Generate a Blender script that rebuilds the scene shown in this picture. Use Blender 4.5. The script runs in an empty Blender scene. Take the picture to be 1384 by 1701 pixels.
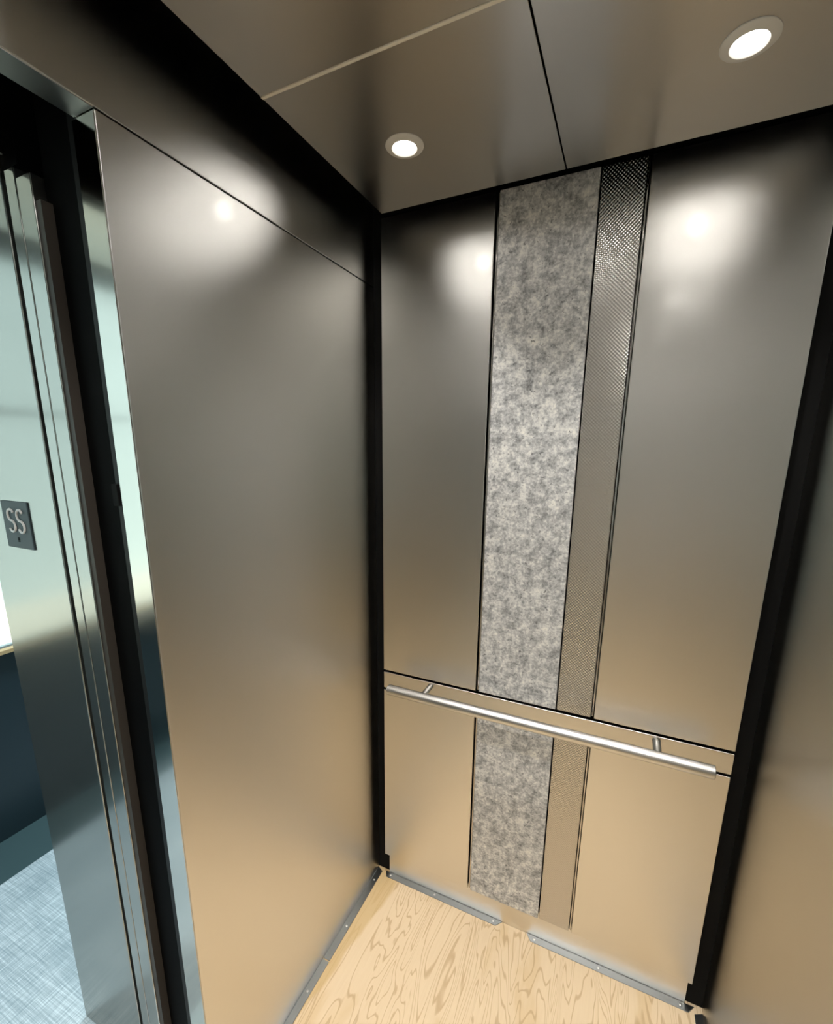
import bpy, bmesh, math
from mathutils import Vector, Matrix

# ---------------------------------------------------------------- camera, world, sun, exposure
S = bpy.context.scene
C = bpy.context.collection
W_PX, H_PX = 1384.0, 1701.0
F_PX, CX, CY = 750.924, 681.282, 916.2575
EYE = Vector((0.7699, -1.33146, 1.68844))
yaw, pitch, roll = (math.radians(a) for a in (-25.21909, -12.56927, 0.37425))
fwd = Vector((math.sin(yaw)*math.cos(pitch), math.cos(yaw)*math.cos(pitch), math.sin(pitch)))
rgt = Vector((math.cos(yaw), -math.sin(yaw), 0))
upv = rgt.cross(fwd)
r2 = rgt*math.cos(roll) + upv*math.sin(roll)
u2 = -rgt*math.sin(roll) + upv*math.cos(roll)
cam = bpy.data.cameras.new('camera')
cam.sensor_fit = 'HORIZONTAL'; cam.sensor_width = 36.0
cam.lens = 36.0*F_PX/W_PX
cam.shift_x = (W_PX/2 - CX)/W_PX
cam.shift_y = (CY - H_PX/2)/W_PX
cam.clip_start = 0.01
co = bpy.data.objects.new('camera', cam); C.objects.link(co)
m = Matrix((r2, u2, -fwd)).transposed().to_4x4(); m.translation = EYE
co.matrix_world = m
S.camera = co

w = bpy.data.worlds.new('daylight'); S.world = w; w.use_nodes = True
bg = w.node_tree.nodes['Background']
bg.inputs[0].default_value = (0.80, 0.97, 1.0, 1); bg.inputs[1].default_value = 0.95
sun = bpy.data.lights.new('sun', 'SUN'); sun.energy = 5.0; sun.angle = 0.01; sun.color = (1, 0.97, 0.9)
so = bpy.data.objects.new('sun', sun); C.objects.link(so)
so.rotation_euler = Vector((0.62, 0.15, 0.8)).to_track_quat('Z', 'Y').to_euler()
LAMP_W = 27.0; LAMP_CONE = 104
LAMP_WIDE_W = 1.0
LAMP_COL = (1.0, 0.972, 0.93)

vs = S.view_settings
S.display_settings.display_device = 'sRGB'
vs.view_transform = 'Standard'; vs.look = 'None'; vs.exposure = 0.0; vs.gamma = 1.0; vs.use_curve_mapping = False

# ---------------------------------------------------------------- dimensions of the lift car
CW = 1.147          # car width (x)
CD = 1.92           # car depth (y from 0 to -CD)
CH = 2.331           # ceiling panels
YB = 0.025          # backing wall behind the panels
YJ = -0.811         # door jamb
YK = -1.711         # far door jamb
ZH = 2.184          # door header

# ---------------------------------------------------------------- materials
def newmat(name):
    mt = bpy.data.materials.new(name); mt.use_nodes = True
    nt = mt.node_tree; nt.nodes.clear()
    out = nt.nodes.new('ShaderNodeOutputMaterial')
    return mt, nt, out

def linen_normal(nt, spread):
    """fine bead-blasted texture: facet slopes spread evenly up to a limit, in every direction"""
    N = nt.nodes; L = nt.links
    def vm(op, a, b=None, sc=None):
        n = N.new('ShaderNodeVectorMath'); n.operation = op
        for i, v in enumerate((a, b)):
            if v is None: continue
            if isinstance(v, tuple): n.inputs[i].default_value = v
            else: L.new(v, n.inputs[i])
        if sc is not None: L.new(sc, n.inputs['Scale'])
        return n.outputs[0]
    geo = N.new('ShaderNodeNewGeometry')
    wn = N.new('ShaderNodeTexWhiteNoise'); wn.noise_dimensions = '3D'
    L.new(vm('MULTIPLY', geo.outputs['Position'], (7919.0, 6997.0, 7451.0)), wn.inputs['Vector'])
    sp = N.new('ShaderNodeSeparateColor'); L.new(wn.outputs['Color'], sp.inputs[0])
    r = math_node(nt, 'MULTIPLY', math_node(nt, 'SQRT', sp.outputs[0]), spread)
    ph = math_node(nt, 'MULTIPLY', sp.outputs[1], 2*math.pi)
    t = vm('NORMALIZE', vm('CROSS_PRODUCT', geo.outputs['Normal'], (0.31, 0.83, 0.46)))
    b = vm('CROSS_PRODUCT', geo.outputs['Normal'], t)
    v = vm('ADD', vm('SCALE', t, None, math_node(nt, 'MULTIPLY', r, math_node(nt, 'COSINE', ph))),
                  vm('SCALE', b, None, math_node(nt, 'MULTIPLY', r, math_node(nt, 'SINE', ph))))
    return vm('NORMALIZE', vm('ADD', geo.outputs['Normal'], v))

def metal(name, col, lobes, grain=0.0, gscale=(900, 900, 60), linen=0.0):
    """satin metal: several reflection lobes (roughness, weight)"""
    mt, nt, out = newmat(name)
    N = nt.nodes; L = nt.links
    nrm = None
    if linen: nrm = linen_normal(nt, linen)
    if grain:
        tc = N.new('ShaderNodeTexCoord'); mp = N.new('ShaderNodeMapping'); mp.inputs['Scale'].default_value = gscale
        nz = N.new('ShaderNodeTexNoise'); nz.inputs['Scale'].default_value = 1; nz.inputs['Detail'].default_value = 2
        bp = N.new('ShaderNodeBump'); bp.inputs['Strength'].default_value = grain; bp.inputs['Distance'].default_value = 0.0003
        L.new(tc.outputs['Object'], mp.inputs[0]); L.new(mp.outputs[0], nz.inputs['Vector'])
        L.new(nz.outputs['Fac'], bp.inputs['Height']); nrm = bp.outputs[0]
    cur = None; acc = 0
    for rough, wt, *kd in lobes:
        g = N.new('ShaderNodeBsdfAnisotropic'); g.distribution = kd[0] if kd else 'BECKMANN'
        g.inputs['Color'].default_value = (*col, 1); g.inputs['Roughness'].default_value = rough
        if nrm and not (linen and rough < 0.2): L.new(nrm, g.inputs['Normal'])
        acc += wt
        if cur is None: cur = g.outputs[0]
        else:
            mx = N.new('ShaderNodeMixShader'); mx.inputs[0].default_value = wt/acc
            L.new(cur, mx.inputs[1]); L.new(g.outputs[0], mx.inputs[2]); cur = mx.outputs[0]
    L.new(cur, out.inputs[0])
    return mt

def plain(name, col, rough=0.5, spec=0.5, metallic=0.0):
    mt, nt, out = newmat(name)
    p = nt.nodes.new('ShaderNodeBsdfPrincipled')
    p.inputs['Base Color'].default_value = (*col, 1); p.inputs['Roughness'].default_value = rough
    p.inputs['Specular IOR Level'].default_value = spec; p.inputs['Metallic'].default_value = metallic
    nt.links.new(p.outputs[0], out.inputs[0])
    return mt

def ramp(nt, stops):
    r = nt.nodes.new('ShaderNodeValToRGB')
    el = r.color_ramp.elements
    while len(el) < len(stops): el.new(0.5)
    for e, (p, c) in zip(el, stops):
        e.position = p; e.color = (*c, 1)
    return r

def math_node(nt, op, a, b=None, c=None):
    n = nt.nodes.new('ShaderNodeMath'); n.operation = op
    for i, v in enumerate((a, b, c)):
        if v is None: continue
        if isinstance(v, (int, float)): n.inputs[i].default_value = v
        else: nt.links.new(v, n.inputs[i])
    return n.outputs[0]

def mixc(nt, fac, a, b, mode='MIX'):
    n = nt.nodes.new('ShaderNodeMix'); n.data_type = 'RGBA'; n.blend_type = mode
    if isinstance(fac, (int, float)): n.inputs[0].default_value = fac
    else: nt.links.new(fac, n.inputs[0])
    for i, v in ((6, a), (7, b)):
        if isinstance(v, tuple): n.inputs[i].default_value = (*v, 1)
        else: nt.links.new(v, n.inputs[i])
    return n.outputs[2]

def noise(nt, vec, scale, detail=4, rough=0.5, dist=0.0):
    n = nt.nodes.new('ShaderNodeTexNoise')
    n.inputs['Scale'].default_value = scale; n.inputs['Detail'].default_value = detail
    n.inputs['Roughness'].default_value = rough; n.inputs['Distortion'].default_value = dist
    nt.links.new(vec, n.inputs['Vector'])
    return n.outputs['Fac']

def mapped(nt, scale=(1, 1, 1), loc=(0, 0, 0), rot=(0, 0, 0)):
    tc = nt.nodes.new('ShaderNodeTexCoord'); mp = nt.nodes.new('ShaderNodeMapping')
    mp.inputs['Scale'].default_value = scale; mp.inputs['Location'].default_value = loc; mp.inputs['Rotation'].default_value = rot
    nt.links.new(tc.outputs['Object'], mp.inputs[0])
    return mp.outputs[0]

STEEL_LOBES = [(0.28, 0.985), (0.12, 0.015)]
M_STEEL = metal('satin_bronze_steel', (0.73, 0.71, 0.67), STEEL_LOBES, linen=0.20)
M_CEIL = metal('satin_ceiling_steel', (0.60, 0.585, 0.56), [(0.36, 0.7), (0.22, 0.3)])
M_JAMB = metal('brushed_jamb_steel', (0.66, 0.64, 0.60), [(0.22, 0.7), (0.10, 0.3)])
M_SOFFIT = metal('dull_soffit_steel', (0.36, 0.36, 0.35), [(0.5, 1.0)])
M_LAND = metal('brushed_landing_steel', (0.48, 0.48, 0.455), [(0.50, 0.2, 'GGX'), (0.24, 0.4), (0.14, 0.4)])
M_POLISH = metal('polished_reveal_metal', (0.62, 0.60, 0.57), [(0.12, 1.0)])
M_RAIL = metal('handrail_steel', (0.68, 0.67, 0.65), [(0.38, 1.0)])
M_GALV = metal('galvanised_strip', (0.40, 0.425, 0.44), [(0.45, 0.8), (0.3, 0.2)])
M_SCREW = metal('zinc_screw', (0.85, 0.85, 0.83), [(0.3, 1.0)])
M_BLACK = plain('black_backing', (0.006, 0.006, 0.006), 0.7, 0.1)
M_PIT = plain('shaft_shade_black', (0.004, 0.004, 0.004), 0.6, 0.04)
M_DARKM = plain('dark_door_edge', (0.012, 0.012, 0.012), 0.5, 0.2)
M_TRIM = plain('white_lamp_trim', (0.62, 0.60, 0.56), 0.4, 0.5)
M_BAR = plain('pale_joint_bar', (0.75, 0.69, 0.58), 0.4, 0.5)
M_SIGN = plain('slate_sign', (0.055, 0.085, 0.10), 0.5, 0.4)
M_LETTER = plain('white_letter', (0.95, 0.95, 0.95), 0.4, 0.4)
M_NAVY = plain('navy_dado', (0.020, 0.036, 0.045), 0.35, 0.4)
M_WOOD = plain('pale_wood_sill', (0.62, 0.42, 0.22), 0.5, 0.3)
M_PAINT = plain('lobby_paint', (0.34, 0.36, 0.35), 0.7, 0.2)
M_LCEIL = plain('lobby_ceiling_paint', (0.08, 0.085, 0.085), 0.8, 0.1)
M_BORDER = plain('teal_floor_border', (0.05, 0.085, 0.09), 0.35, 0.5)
M_FRAMEW = plain('window_frame_paint', (0.45, 0.50, 0.50), 0.5, 0.3)
M_TERR = plain('cream_terrace', (0.86, 0.80, 0.70), 0.8, 0.1)
M_FACADE = plain('aqua_facade', (0.66, 0.76, 0.79), 0.7, 0.2)
M_ALU = metal('sill_aluminium', (0.6, 0.6, 0.6), [(0.35, 1.0)])

# glass pane
M_GLASS, nt, out = newmat('window_glass')
tr = nt.nodes.new('ShaderNodeBsdfTransparent'); tr.inputs[0].default_value = (0.94, 0.985, 0.98, 1)
gl = nt.nodes.new('ShaderNodeBsdfAnisotropic'); gl.inputs['Roughness'].default_value = 0.02
fr = nt.nodes.new('ShaderNodeMixShader'); fr.inputs[0].default_value = 0.05
nt.links.new(tr.outputs[0], fr.inputs[1]); nt.links.new(gl.outputs[0], fr.inputs[2]); nt.links.new(fr.outputs[0], out.inputs[0])

# lamp lens
M_LENS, nt, out = newmat('lamp_lens')
em = nt.nodes.new('ShaderNodeEmission'); em.inputs[0].default_value = (1.0, 0.97, 0.9, 1); em.inputs[1].default_value = 12
nt.links.new(em.outputs[0], out.inputs[0])

# textured steel (small raised lozenges)
M_MESH, nt, out = newmat('embossed_steel')
tc = nt.nodes.new('ShaderNodeTexCoord'); sx = nt.nodes.new('ShaderNodeSeparateXYZ'); nt.links.new(tc.outputs['Object'], sx.inputs[0])
P_ = 0.0088
a = math_node(nt, 'COSINE', math_node(nt, 'MULTIPLY', sx.outputs[0], 2*math.pi/P_))
b = math_node(nt, 'COSINE', math_node(nt, 'MULTIPLY', sx.outputs[2], 2*math.pi/P_))
hgt = math_node(nt, 'MULTIPLY', a, b)
bp = nt.nodes.new('ShaderNodeBump'); bp.inputs['Strength'].default_value = 1.0; bp.inputs['Distance'].default_value = 0.0006
nt.links.new(hgt, bp.inputs['Height'])
g1 = nt.nodes.new('ShaderNodeBsdfAnisotropic'); g1.distribution = 'BECKMANN'; g1.inputs['Color'].default_value = (0.60, 0.58, 0.55, 1); g1.inputs['Roughness'].default_value = 0.30
nt.links.new(bp.outputs[0], g1.inputs['Normal']); nt.links.new(g1.outputs[0], out.inputs[0])

# grey mottled laminate
M_STONE, nt, out = newmat('mottled_grey_laminate')
v = mapped(nt)
n1 = noise(nt, v, 34, 6, 0.62, 0.25)
n2 = noise(nt, v, 130, 4, 0.6, 0.3)
n3 = noise(nt, v, 10, 3, 0.5, 0.2)
s = math_node(nt, 'ADD', math_node(nt, 'MULTIPLY', n1, 0.5), math_node(nt, 'ADD', math_node(nt, 'MULTIPLY', n2, 0.35), math_node(nt, 'MULTIPLY', n3, 0.15)))
rp = ramp(nt, [(0.36, (0.16, 0.165, 0.168)), (0.44, (0.33, 0.336, 0.34)), (0.50, (0.50, 0.505, 0.51)), (0.56, (0.70, 0.70, 0.68)), (0.64, (0.86, 0.845, 0.79))])
nt.links.new(s, rp.inputs[0])
vo = nt.nodes.new('ShaderNodeTexNoise'); vo.inputs['Scale'].default_value = 95; vo.inputs['Detail'].default_value = 3; vo.inputs['Distortion'].default_value = 0.6
nt.links.new(v, vo.inputs['Vector'])
spk = ramp(nt, [(0.30, (1, 1, 1)), (0.37, (0, 0, 0))]); nt.links.new(vo.outputs['Fac'], spk.inputs[0])
col = mixc(nt, math_node(nt, 'MULTIPLY', spk.outputs[0], 0.75), rp.outputs[0], (0.10, 0.105, 0.11))
p = nt.nodes.new('ShaderNodeBsdfPrincipled'); nt.links.new(col, p.inputs['Base Color'])
p.inputs['Roughness'].default_value = 0.38; p.inputs['Specular IOR Level'].default_value = 0.35
nt.links.new(p.outputs[0], out.inputs[0])

# plywood
M_PLY, nt, out = newmat('plywood')
v = mapped(nt, (10.0, 1.5, 1.0), (3.3, 1.2, 0))
n1 = noise(nt, v, 1.0, 2.5, 0.45, 0.9)
lines = math_node(nt, 'SINE', math_node(nt, 'MULTIPLY', n1, 110.0))
lr = ramp(nt, [(0.84, (0, 0, 0)), (1.0, (1, 1, 1))]); nt.links.new(math_node(nt, 'MULTIPLY_ADD', lines, 0.5, 0.5), lr.inputs[0])
vf = mapped(nt, (160, 9, 1)); nf = noise(nt, vf, 1.0, 5, 0.6)
vp = mapped(nt, (10, 2.6, 1), (8, 3, 0)); npz = noise(nt, vp, 1.0, 3, 0.5, 0.5)
base = mixc(nt, nf, (0.69, 0.53, 0.345), (0.77, 0.62, 0.43))
pr = ramp(nt, [(0.56, (0, 0, 0)), (0.63, (1, 1, 1))]); nt.links.new(npz, pr.inputs[0])
base = mixc(nt, math_node(nt, 'MULTIPLY', pr.outputs[0], 0.45), base, (0.62, 0.45, 0.245))
base = mixc(nt, math_node(nt, 'MULTIPLY', lr.outputs[0], 0.6), base, (0.44, 0.29, 0.15))
# ochre sapwood band beside the left wall
tc = nt.nodes.new('ShaderNodeTexCoord'); sx = nt.nodes.new('ShaderNodeSeparateXYZ'); nt.links.new(tc.outputs['Object'], sx.inputs[0])
wob = noise(nt, mapped(nt, (5, 5, 1)), 1.0, 2)
edge = math_node(nt, 'SUBTRACT', math_node(nt, 'ADD', math_node(nt, 'MULTIPLY_ADD', sx.outputs[1], 0.14, 0.105), math_node(nt, 'MULTIPLY_ADD', wob, 0.05, -0.018)), sx.outputs[0])
er = ramp(nt, [(0.0, (0, 0, 0)), (0.012, (1, 1, 1))]); nt.links.new(edge, er.inputs[0])
base = mixc(nt, math_node(nt, 'MULTIPLY', er.outputs[0], 0.75), base, (0.58, 0.41, 0.20))
# a few knots
kv = nt.nodes.new('ShaderNodeTexVoronoi'); kv.inputs['Scale'].default_value = 6.0; nt.links.new(mapped(nt, (1, 1, 1), (0.3, 0.1, 0)), kv.inputs['Vector'])
kr = ramp(nt, [(0.02, (1, 1, 1)), (0.05, (0, 0, 0))]); nt.links.new(kv.outputs['Distance'], kr.inputs[0])
base = mixc(nt, math_node(nt, 'MULTIPLY', kr.outputs[0], 0.6), base, (0.28, 0.17, 0.09))
p = nt.nodes.new('ShaderNodeBsdfPrincipled'); nt.links.new(base, p.inputs['Base Color'])
p.inputs['Roughness'].default_value = 0.6; p.inputs['Specular IOR Level'].default_value = 0.25
nt.links.new(p.outputs[0], out.inputs[0])

# woven carpet
M_CARPET, nt, out = newmat('woven_carpet')
va = mapped(nt, (260, 8, 1), (0, 0, 0), (0, 0, 0.35)); vb = mapped(nt, (8, 260, 1), (0, 0, 0), (0, 0, 0.35))
na = noise(nt, va, 1, 2); nb = noise(nt, vb, 1, 2)
nc = noise(nt, mapped(nt, (4, 4, 1)), 1, 3)
wv = mixc(nt, nc, (0, 0, 0), (1, 1, 1))
s = math_node(nt, 'ADD', math_node(nt, 'MULTIPLY', na, 0.5), math_node(nt, 'MULTIPLY', nb, 0.5))
s = math_node(nt, 'ADD', math_node(nt, 'MULTIPLY', s, 0.8), math_node(nt, 'MULTIPLY', nc, 0.2))
rp = ramp(nt, [(0.38, (0.28, 0.34, 0.37)), (0.5, (0.42, 0.48, 0.51)), (0.62, (0.66, 0.72, 0.74))]); nt.links.new(s, rp.inputs[0])
p = nt.nodes.new('ShaderNodeBsdfPrincipled'); nt.links.new(rp.outputs[0], p.inputs['Base Color']); p.inputs['Roughness'].default_value = 0.9
p.inputs['Specular IOR Level'].default_value = 0.1
nt.links.new(p.outputs[0], out.inputs[0])

# ---------------------------------------------------------------- mesh helpers
def box(bm, x0, x1, y0, y1, z0, z1, bev=0.0, seg=1):
    vsn = [bm.verts.new((x, y, z)) for x in (x0, x1) for y in (y0, y1) for z in (z0, z1)]
    idx = [(0, 1, 3, 2), (4, 6, 7, 5), (0, 4, 5, 1), (2, 3, 7, 6), (0, 2, 6, 4), (1, 5, 7, 3)]
    fs = [bm.faces.new([vsn[i] for i in f]) for f in idx]
    if bev:
        es = list({e for f in fs for e in f.edges})
        bmesh.ops.bevel(bm, geom=es, offset=bev, segments=seg, affect='EDGES', profile=0.5)

def prism(bm, pts, z0, z1):
    """polygon in xy extruded in z"""
    lo = [bm.verts.new((x, y, z0)) for x, y in pts]; hi = [bm.verts.new((x, y, z1)) for x, y in pts]
    bm.faces.new(lo[::-1]); bm.faces.new(hi)
    n = len(pts)
    for i in range(n): bm.faces.new((lo[i], lo[(i+1) % n], hi[(i+1) % n], hi[i]))

def lathe(bm, prof, cx, cy, seg=64, close_last=False):
    """profile (r, z) revolved around the vertical through (cx, cy)"""
    rings = []
    for r, z in prof:
        if r < 1e-6: rings.append([bm.verts.new((cx, cy, z))])
        else: rings.append([bm.verts.new((cx+r*math.cos(2*math.pi*i/seg), cy+r*math.sin(2*math.pi*i/seg), z)) for i in range(seg)])
    for a_, b_ in zip(rings, rings[1:]):
        for i in range(seg):
            j = (i+1) % seg
            if len(a_) == 1 and len(b_) == 1: continue
            if len(a_) == 1: bm.faces.new((a_[0], b_[j], b_[i]))
            elif len(b_) == 1: bm.faces.new((a_[i], a_[j], b_[0]))
            else: bm.faces.new((a_[i], a_[j], b_[j], b_[i]))

def obj(name, bm, mat, parent=None, loc=(0, 0, 0), smooth=False):
    """verts are given in world space; loc becomes the origin (or the parent's origin)"""
    org = Vector(parent['_o']) if parent is not None else Vector(loc)
    bmesh.ops.recalc_face_normals(bm, faces=bm.faces[:])
    bmesh.ops.translate(bm, verts=bm.verts[:], vec=-org)
    me = bpy.data.meshes.new(name); bm.to_mesh(me); bm.free()
    if smooth:
        for p_ in me.polygons: p_.use_smooth = True
        if hasattr(me, 'set_sharp_from_angle'): me.set_sharp_from_angle(angle=math.radians(40))
    me.materials.append(mat)
    o = bpy.data.objects.new(name, me); C.objects.link(o)
    if parent is not None: o.parent = parent
    else: o.location = org
    o['_o'] = tuple(org)
    return o

def tag(o, label, cat, group=None):
    o['label'] = label; o['category'] = cat
    if group: o['group'] = group
    return o

def thing(name, label, cat, loc, group=None):
    o = bpy.data.objects.new(name, None); C.objects.link(o); o.location = loc; o['_o'] = tuple(loc); o.empty_display_size = 0.05
    return tag(o, label, cat, group)

def struct(name, bm, mat, parent=None, loc=(0, 0, 0)):
    o = obj(name, bm, mat, parent, loc)
    if parent is None: o['kind'] = 'structure'
    return o

def B(*boxes, bev=0.0, seg=1):
    bm = bmesh.new()
    for b_ in boxes: box(bm, *b_, bev=bev, seg=seg)
    return bm

# ---------------------------------------------------------------- car shell
struct('floor', B((0, CW, -CD, YB, -0.03, 0)), M_PLY)
struct('ceiling', B((-0.06, CW+0.05, -CD-0.05, YB+0.05, 2.52, 2.56)), M_BLACK)
struct('wall_back', B((-0.05, CW+0.05, YB, YB+0.04, -0.03, 2.52)), M_BLACK)
struct('wall_right', B((CW, CW+0.03, -CD-0.03, YB, -0.03, 2.52)), M_STEEL)
struct('wall_front', B((-0.05, CW+0.03, -CD-0.03, -CD, -0.03, 2.52)), M_STEEL)
wl = struct('wall_left', B((-0.050, 0, YJ, YB, -0.0, ZH-0.0012), bev=0.0015, seg=2), M_STEEL)
obj('jamb_lining', B((-0.0498, -0.0016, YJ-0.0012, YJ+0.0002, 0.002, ZH-0.004), bev=0.0004), M_JAMB, wl)
obj('jamb_lip', B((-0.062, -0.0502, YJ+0.004, YJ+0.03, 0.0, ZH)), M_JAMB, wl)
wl2 = struct('wall_left_rear', B((-0.050, 0, -CD, YK, 0, ZH-0.0012), bev=0.0015, seg=2), M_STEEL)
obj('jamb_lining', B((-0.0498, -0.0016, YK-0.0002, YK+0.0012, 0.002, ZH-0.004)), M_JAMB, wl2)

hd = obj('door_header_panel', B((-0.050, 0, -CD, YB, ZH+0.0012, 2.52), bev=0.0015, seg=2), M_STEEL, loc=(0, YJ, ZH))
tag(hd, 'long satin steel header panel running above the doorway and the left side panel, below the ceiling gap', 'panel')
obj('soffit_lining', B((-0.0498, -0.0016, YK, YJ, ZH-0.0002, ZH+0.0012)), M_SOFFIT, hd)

# ---------------------------------------------------------------- handrail wall panels
X = dict(a0=0.040, a1=0.3865, b0=0.3975, b1=0.6425, c0=0.6465, c1=0.7445, d0=0.7535, d1=1.106)
ZT, ZU, ZBT, ZBB, ZL, ZB = 2.357, 0.910, 0.9015, 0.8385, 0.8305, 0.101

def wall_panel(name, x0, x1, z0, z1, mat, label, yf=0.0):
    o = obj(name, B((x0, x1, yf, 0.017, z0, z1), bev=0.0018, seg=3), mat, loc=((x0+x1)/2, 0, z0))
    return tag(o, label, 'panel')

wall_panel('steel_wall_panel', X['a0'], X['a1'], ZU, ZT, M_STEEL, 'tall satin steel wall panel above the handrail, between the dark corner gap and the mottled grey strip')
wall_panel('laminate_wall_panel', X['b0'], X['b1'], ZU, ZT, M_STONE, 'tall mottled grey laminate panel above the handrail, reaching the ceiling')
wall_panel('embossed_wall_panel', X['c0'], X['c1'], ZU, ZT, M_MESH, 'narrow tall embossed steel strip with a fine raised pattern, right of the upper mottled grey panel', 0.002)
wall_panel('steel_wall_panel', X['d0'], X['d1'], ZU, ZT, M_STEEL, 'wide tall satin steel wall panel above the right end of the handrail')
wall_panel('steel_wall_panel', X['a0'], X['a1'], ZB, ZL, M_STEEL, 'low satin steel wall panel under the left end of the handrail')
wall_panel('laminate_wall_panel', X['b0'], X['b1'], ZB, ZL, M_STONE, 'short mottled grey laminate panel below the handrail, ending just above the floor')
wall_panel('embossed_wall_panel', X['c0'], X['c1'], ZB, ZL, M_MESH, 'narrow embossed steel strip below the handrail, right of the short mottled grey panel', 0.002)
wall_panel('steel_wall_panel', X['d0'], X['d1'], ZB, ZL, M_STEEL, 'wide low satin steel wall panel under the right end of the handrail')
tag(obj('handrail_backing_band', B((X['a0'], X['d1'], 0.0, 0.017, ZBB, ZBT), bev=0.0018, seg=3), M_STEEL, loc=(0.573, 0, ZBB)),
    'horizontal satin steel band behind the handrail between upper and lower panels', 'panel')
tag(obj('kick_plate', B((0.053, 1.098, 0.0155, 0.024, 0.0, 0.112)), M_STEEL, loc=(0.573, 0.02, 0)),
    'low satin steel kick plate between the wall panels and the plywood floor', 'kick plate')

def reveal(x0, x1, z0, z1, label):
    bm = bmesh.new(); n = 8; ring = []
    for i in range(n+1):
        t = math.pi*i/n
        ring.append(((x0+x1)/2 - (x1-x0)/2*math.cos(t), 0.010 - 0.004*math.sin(t)))
    prism(bm, ring + [(x1, 0.0165), (x0, 0.0165)], z0, z1)
    o = obj('reveal_strip', bm, M_POLISH, loc=((x0+x1)/2, 0.01, z0), smooth=True)
    tag(o, label, 'trim strip')
reveal(X['a1']+0.003, X['b0']-0.0003, ZU+0.003, ZT-0.002, 'thin polished reveal strip in the groove left of the upper mottled grey panel')
reveal(X['c1']+0.001, X['d0']-0.001, ZU+0.003, ZT-0.002, 'thin polished reveal strip in the groove right of the upper embossed strip')
reveal(X['a1']+0.003, X['b0']-0.0003, ZB+0.002, ZL-0.002, 'thin polished reveal strip in the groove left of the lower mottled grey panel')
reveal(X['c1']+0.001, X['d0']-0.001, ZB+0.002, ZL-0.002, 'thin polished reveal strip in the groove right of the lower embossed strip')

# opposite wall: unseen panel added to brighten the reflections in the steel
def rear_panel(name, x0, x1, z0, z1, mat, label):
    tag(obj(name, B((x0, x1, -CD+0.001, -CD+0.018, z0, z1), bev=0.0018, seg=2), mat, loc=((x0+x1)/2, -CD, z0)), label, 'panel')
rear_panel('laminate_wall_panel', 0.30, 1.10, 0.94, 2.30, M_STONE, 'wide mottled grey laminate panel added on the unseen wall behind the viewer to put a soft glow in the steel')

# ---------------------------------------------------------------- handrail
RY, RZ, RR = -0.076, 0.883, 0.0175
hr = thing('handrail', 'round fluted steel handrail on two short posts across the panelled wall', 'handrail', (0.573, RY, RZ))
bm = bmesh.new(); NF = 34; SEG = NF*4
def rail_ring(x, k):
    out_ = []
    for i in range(SEG):
        t = 2*math.pi*i/SEG
        r = (RR - (0.00022 if i % 4 == 0 else 0.0))*k
        out_.append(bm.verts.new((x, RY+r*math.cos(t), RZ+r*math.sin(t))))
    return out_
x0, x1 = 0.0985, 1.0525
rings = [rail_ring(x, k) for x, k in ((x0, 0.90), (x0+0.0015, 1.0), (0.35, 1.0), (0.6, 1.0), (0.85, 1.0), (x1-0.0015, 1.0), (x1, 0.90))]
for a_, b_ in zip(rings, rings[1:]):
    for i in range(SEG): bm.faces.new((a_[i], a_[(i+1) % SEG], b_[(i+1) % SEG], b_[i]))
bm.faces.new(rings[0]); bm.faces.new(rings[-1][::-1])
obj('rail', bm, M_RAIL, hr, smooth=True)
for bx in (0.226, 0.922):
    bm = bmesh.new(); n = 28; prof = [(0.0112, -0.0002), (0.0112, -0.001), (0.0105, -0.002), (0.0105, RY+0.008)]
    prev = None
    for r, y in prof:
        ring = [bm.verts.new((bx+r*math.cos(2*math.pi*i/n), y, RZ+0.003+r*math.sin(2*math.pi*i/n))) for i in range(n)]
        if prev:
            for i in range(n): bm.faces.new((prev[i], prev[(i+1) % n], ring[(i+1) % n], ring[i]))
        else: bm.faces.new(ring)
        prev = ring
    bm.faces.new(prev)
    obj('post', bm, M_RAIL, hr, smooth=True)

# ---------------------------------------------------------------- ceiling panels and lamps
CX0, CX1, CY0, CY1 = 0.083, CW-0.083, -CD+0.073, -0.073
XM = 0.5735; YS = -0.538; YT = CY0 + (CY1-YS)
HOLE = 0.024
LAMPS = [(0.267, -0.305), (0.880, -0.305), (0.267, -0.957), (0.880, -0.957), (0.267, -1.61), (0.880, -1.61)]

def cpanel(x0, x1, y0, y1, label):
    o = obj('ceiling_panel', B((x0, x1, y0, y1, CH, CH+0.018), bev=0.001, seg=2), M_CEIL, loc=((x0+x1)/2, (y0+y1)/2, CH))
    return tag(o, label, 'ceiling panel')
cpanel(CX0, XM-0.0015, YS+0.0034, CY1, 'satin steel ceiling panel holding the downlight nearest the left corner')
cpanel(XM+0.0015, CX1, YS+0.0034, CY1, 'satin steel ceiling panel holding the large downlight at top right')
mid = cpanel(CX0, CX1, YT+0.002, YS-0.0034, 'satin steel middle ceiling panel with a round-cornered hatch outline, cut by the top of the photo')
cpanel(CX0, CX1, CY0, YT-0.002, 'satin steel ceiling panel over the far end of the car, behind the viewer')
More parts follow.
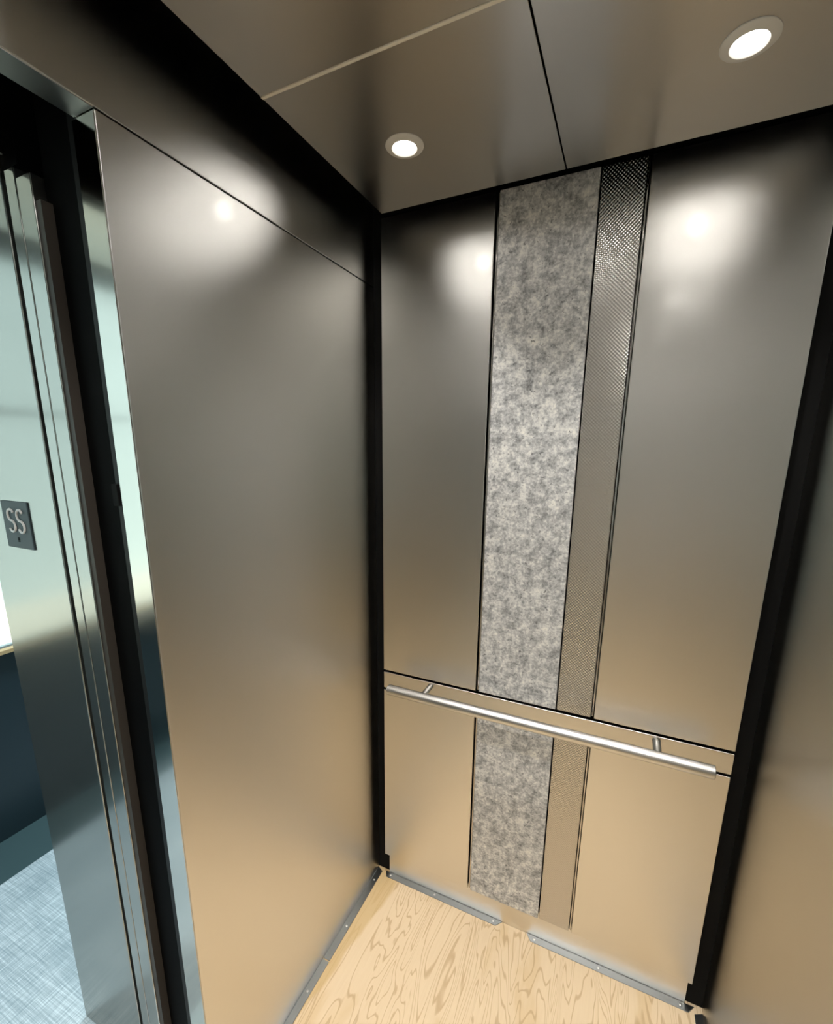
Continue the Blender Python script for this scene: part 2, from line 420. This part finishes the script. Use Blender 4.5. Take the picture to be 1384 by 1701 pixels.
# hatch outline: a thin rounded plate 
bm = bmesh.new(); pts = []
hx0, hx1, hy0, hy1, hr_ = 0.370, 0.777, -0.965, -0.566, 0.045
for cx_, cy_, a0 in ((hx1-hr_, hy1-hr_, 0), (hx0+hr_, hy1-hr_, 90), (hx0+hr_, hy0+hr_, 180), (hx1-hr_, hy0+hr_, 270)):
    for k in range(9):
        t = math.radians(a0+k*90/8); pts.append((cx_+hr_*math.cos(t), cy_+hr_*math.sin(t)))
prism(bm, pts, CH-0.0018, CH-0.0001)
obj('hatch_plate', bm, M_CEIL, mid)
tag(obj('ceiling_joint_bar', B((CX0, CX1, YS-0.003, YS+0.003, CH-0.0016, CH+0.01), bev=0.0008, seg=2), M_BAR, loc=((CX0+CX1)/2, YS, CH)),
    'thin bright metal bar in the joint between the ceiling panels', 'trim strip')

LAB = ['small round lit downlight in the ceiling near the left corner', 'large bright round downlight in the ceiling at top right of the photo',
       'lit downlight behind the first row on the left, seen only as a reflection', 'lit downlight behind the first row on the right, seen only as a reflection',
       'lit downlight at the far end on the left, behind the viewer', 'lit downlight at the far end on the right, behind the viewer']
for (lx, ly), lb in zip(LAMPS, LAB):
    t = thing('downlight', lb, 'light', (lx, ly, CH), 'ceiling downlights')
    bm = bmesh.new()
    lathe(bm, [(0.0415, CH), (0.0415, CH-0.0015), (0.0400, CH-0.0030), (0.0300, CH-0.0062), (0.0275, CH-0.0062), (0.0245, CH-0.0030), (0.0240, CH-0.0004)], lx, ly)
    obj('trim_ring', bm, M_TRIM, t, smooth=True)
    bm = bmesh.new(); lathe(bm, [(0.0236, CH-0.0008), (0.0, CH-0.0016)], lx, ly, 48)
    obj('lens', bm, M_LENS, t)
    for watt, cone, blend in ((LAMP_W, LAMP_CONE, 1.0), (LAMP_WIDE_W, 172, 0.22)):
        ld = bpy.data.lights.new('lamp', 'SPOT'); ld.shadow_soft_size = 0.021; ld.energy = watt; ld.color = LAMP_COL
        ld.spot_size = math.radians(cone); ld.spot_blend = blend
        lo = bpy.data.objects.new('lamp', ld); C.objects.link(lo); lo.parent = t; lo.location = (0, 0, -0.0235)

# ---------------------------------------------------------------- floor edge strips
def strip(p0, p1, inward, wdt, screws, label, chamfer=(0, 0), group=None):
    """flat metal strip from p0 to p1 along a wall; inward = direction away from the wall"""
    p0 = Vector((*p0, 0)); p1 = Vector((*p1, 0)); d = (p1-p0).normalized(); n = Vector((*inward, 0))
    root = thing('floor_edge_strip', label, 'trim strip', tuple((p0+p1)/2))
    a_ = p0; b_ = p1
    pts = [a_, b_, b_ - d*chamfer[1] + n*wdt, a_ + d*chamfer[0] + n*wdt]
    bm = bmesh.new(); prism(bm, [(q.x, q.y) for q in pts], 0.0, 0.0028)
    bmesh.ops.bevel(bm, geom=[e for e in bm.edges], offset=0.0007, segments=1, affect='EDGES')
    obj('strip', bm, M_GALV, root)
    for s_ in screws:
        c = p0 + d*s_ + n*wdt*0.5
        bm = bmesh.new(); lathe(bm, [(0.0042, 0.0027), (0.0040, 0.0040), (0.0028, 0.0048), (0.0, 0.0050)], c.x, c.y, 20)
        obj('screw', bm, M_SCREW, root, smooth=True)
strip((0.0005, 0.018), (0.0005, -0.366), (1, 0), 0.0235, (0.06, 0.262), 'grey metal floor strip along the left wall, the piece reaching the far corner', (0.012, 0))
strip((0.0005, -0.370), (0.0005, -0.80), (1, 0), 0.0235, (0.10, 0.30), 'grey metal floor strip along the left wall, the nearer piece running out of the photo')
strip((0.036, 0.0150), (0.520, 0.0150), (0, -1), 0.0235, (0.027, 0.22, 0.452), 'grey metal floor strip below the wall panels, left of the gap', (0.014, 0.02))
strip((0.608, 0.0150), (1.125, 0.0150), (0, -1), 0.0235, (0.03, 0.24, 0.478), 'grey metal floor strip below the wall panels, right of the gap', (0.018, 0.018))
strip((CW-0.0005, 0.006), (CW-0.0005, -0.55), (-1, 0), 0.0235, (0.10, 0.35), 'grey metal floor strip along the right wall at the bottom right corner', (0.012, 0))

# ---------------------------------------------------------------- car door pocket and landing doors
struct('shaft_shade_fill', B((-0.186, -0.0895, YJ+0.022, -0.70, -0.03, 2.5), (-0.165, -0.052, -0.72, -0.70, -0.03, 2.60), (-0.30, -0.05, -2.3, -0.70, 2.40, 2.44), (-0.279, -0.272, -1.95, -0.70, 2.195, 2.42), (-0.279, -0.240, -0.80, -0.70, 2.17, 2.42)), M_PIT)  # black filler standing in for the shade inside door pocket and shaft
struct('shaft_light_stop', B((-0.30, -0.05, -2.02, -2.0, -0.03, 2.60), (-0.30, -0.052, -2.0, -0.70, -0.25, -0.20)), M_PIT)  # unseen black sheets added to close the shaft against stray light
cd = obj('car_door', B((-0.088, -0.064, YJ+0.012, YJ+0.09, 0.01, 2.50), bev=0.001), M_DARKM, loc=(-0.076, YJ+0.05, 0.01))
tag(cd, 'dark edge of the open car door retracted beside the steel jamb', 'door')
obj('bumper', B((-0.089, -0.072, YJ+0.004, YJ+0.012, 1.585, 1.625), bev=0.001), M_BLACK, cd)
l1 = obj('landing_door', B((-0.230, -0.187, YJ, YJ+0.10, 0.008, 2.142), bev=0.0015, seg=2), M_LAND, loc=(-0.21, YJ+0.05, 0.01))
tag(l1, 'edge of the retracted landing door leaf nearer the car, grey steel', 'door')
obj('edge_seal', B((-0.1868, -0.172, YJ+0.003, YJ+0.022, 0.008, 2.10)), plain('brown_seal', (0.05, 0.042, 0.035), 0.5, 0.4), l1)
l2 = obj('landing_door', B((-0.262, -0.2325, YJ, YJ+0.10, 0.008, 2.160), bev=0.0015, seg=2), M_LAND, loc=(-0.247, YJ+0.05, 0.01))
tag(l2, 'edge of the retracted landing door leaf nearer the lobby, grey steel', 'door')

fr_ = thing('landing_door_frame', 'wide stainless steel door frame of the landing, carrying the floor sign', 'door frame', (-0.42, YJ, 0))
obj('jamb', B((-0.558, -0.276, YJ, YJ+0.02, 0, 2.17), bev=0.002, seg=2), M_LAND, fr_)
obj('jamb', B((-0.558, -0.276, YK-0.02, YK, 0, 2.17), bev=0.002, seg=2), M_LAND, fr_)
obj('head', B((-0.558, -0.276, YK-0.02, YJ+0.02, 2.171, 2.19)), M_LAND, fr_)

# floor sign with raised letters
sg = thing('floor_sign', 'small dark slate sign reading SS fixed to the landing door frame', 'sign', (-0.4255, YJ, 1.4725))
sx0, sx1, sz0, sz1 = -0.478, -0.374, 1.472, 1.576
obj('plate', B((sx0, sx1, YJ-0.003, YJ-0.0002, sz0, sz1), bev=0.0006), M_SIGN, sg)
def letter_s(cx_, cz_, w_, h_):
    cu = bpy.data.curves.new('letter', 'CURVE'); cu.dimensions = '3D'
    sp = cu.splines.new('POLY'); pts = []
    r1 = h_/4
    for k in range(0, 17):
        t = math.radians(25 + k*(245/16)); pts.append((cx_ + w_/2*math.cos(t), cz_ + r1 + r1*math.sin(t)))
    for k in range(1, 17):
        t = math.radians(90 - k*(245/16)); pts.append((cx_ + w_/2*math.cos(t), cz_ - r1 + r1*math.sin(t)))
    sp.points.add(len(pts)-1)
    for q, (x_, z_) in zip(sp.points, pts): q.co = (x_, YJ-0.0038, z_, 1)
    cu.bevel_depth = 0.0026; cu.bevel_resolution = 2; cu.use_fill_caps = True
    tmp = bpy.data.objects.new('tmp', cu)
    C.objects.link(tmp)
    dg = bpy.context.evaluated_depsgraph_get(); me = bpy.data.meshes.new_from_object(tmp.evaluated_get(dg))
    bpy.data.objects.remove(tmp)
    b_ = bmesh.new(); b_.from_mesh(me); bpy.data.meshes.remove(me)
    return b_
obj('letter', letter_s(-0.4425, 1.5335, 0.0235, 0.050), M_LETTER, sg)
obj('letter', letter_s(-0.4065, 1.5335, 0.0235, 0.050), M_LETTER, sg)
bm = bmesh.new()
for dx in (0, 0.0035):
    for dz in (0, 0.0035, 0.007): box(bm, -0.430+dx, -0.428+dx, YJ-0.0042, YJ-0.0028, 1.487+dz, 1.489+dz)
obj('braille', bm, M_BLACK, sg)

# sills
tag(obj('car_sill', B((-0.135, -0.0005, YK+0.002, YJ-0.002, -0.03, -0.001)), M_ALU, loc=(-0.07, -1.26, -0.03)), 'grooved aluminium sill at the car doorway', 'sill')
tag(obj('landing_sill', B((-0.275, -0.165, YK+0.002, YJ-0.002, -0.03, -0.001)), M_ALU, loc=(-0.22, -1.26, -0.03)), 'aluminium sill of the landing doorway beside the carpet', 'sill')

# ---------------------------------------------------------------- lobby
struct('wall_lobby_near', B((-0.552, -0.28, YJ+0.022, 1.3, 0, 2.75), (-0.552, -0.28, -3.2, YK-0.022, 0, 2.75), (-0.552, -0.28, YK-0.022, YJ+0.022, 2.192, 2.75)), M_PAINT)
struct('floor_lobby', B((-1.31, -0.276, -3.2, 1.3, -0.03, 0.0)), M_CARPET)
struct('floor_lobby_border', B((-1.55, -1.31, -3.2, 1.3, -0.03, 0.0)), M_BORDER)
struct('ceiling_lobby', B((-1.60, 1.30, -3.2, 1.3, 2.72, 2.80)), M_LCEIL)
WZ0, WZ1 = 0.862, 2.46
struct('wall_lobby_far', B((-1.60, -1.55, -3.2, 1.3, 0, WZ0-0.02)), M_NAVY)
struct('wall_lobby_head', B((-1.60, -1.55, -3.2, 1.3, WZ1, 2.75), (-1.60, -1.55, -0.22, 1.3, WZ0-0.02, WZ1)), M_LCEIL)
struct('wall_lobby_end', B((-1.60, -0.28, 1.3, 1.35, 0, 2.8)), M_PAINT)
struct('wall_lobby_end_rear', B((-1.60, -0.28, -3.25, -3.2, 0, 2.8)), M_PAINT)
win = struct('window_1', B((-1.585, -1.565, -3.2, -0.22, WZ0-0.02, WZ0), (-1.595, -1.555, -3.2, -0.22, WZ1-0.03, WZ1), (-1.590, -1.560, -3.2, -0.22, 1.825, 1.845),
              (-1.595, -1.555, -2.45, -2.41, WZ0, WZ1), (-1.595, -1.555, -0.26, -0.22, WZ0, WZ1)), M_FRAMEW)
obj('window_pane', B((-1.577, -1.573, -3.2, -0.24, WZ0, WZ1-0.03)), M_GLASS, win)
obj('window_sill', B((-1.552, -1.520, -3.2, -0.22, WZ0-0.020, WZ0-0.004)), M_WOOD, win)
tag(obj('terrace', B((-5.4, -1.62, -8, 6, -0.12, -0.06)), M_TERR, loc=(-3.5, -1, -0.1)), 'pale cream terrace outside the lobby window', 'terrace')
tag(obj('neighbouring_facade', B((-5.8, -5.4, -8, 6, -0.1, 7.0), (-5.42, -5.39, -8, 6, 3.0, 3.08)), M_FACADE, loc=(-5.6, -1, -0.1)), 'pale aqua building wall beyond the terrace outside the window', 'building')

# unseen fill lights added under the lobby ceiling to brighten the carpet
for ly in (0.45, -2.7):
    t = thing('lobby_fill_light', 'square flat fill light added under the lobby ceiling, out of view', 'light', (-1.0, ly, 2.72), 'lobby fill lights')
    obj('fill_housing', B((-1.15, -0.85, ly-0.3, ly+0.3, 2.70, 2.719)), M_PAINT, t)
    ld = bpy.data.lights.new('lamp', 'AREA'); ld.shape = 'RECTANGLE'; ld.size = 0.28; ld.size_y = 0.58; ld.spread = math.radians(115); ld.energy = 30; ld.color = (0.75, 0.93, 1.0)
    lo = bpy.data.objects.new('lamp', ld); C.objects.link(lo); lo.parent = t; lo.location = (0, 0, -0.025)

for o in bpy.data.objects:
    if '_o' in o: del o['_o']
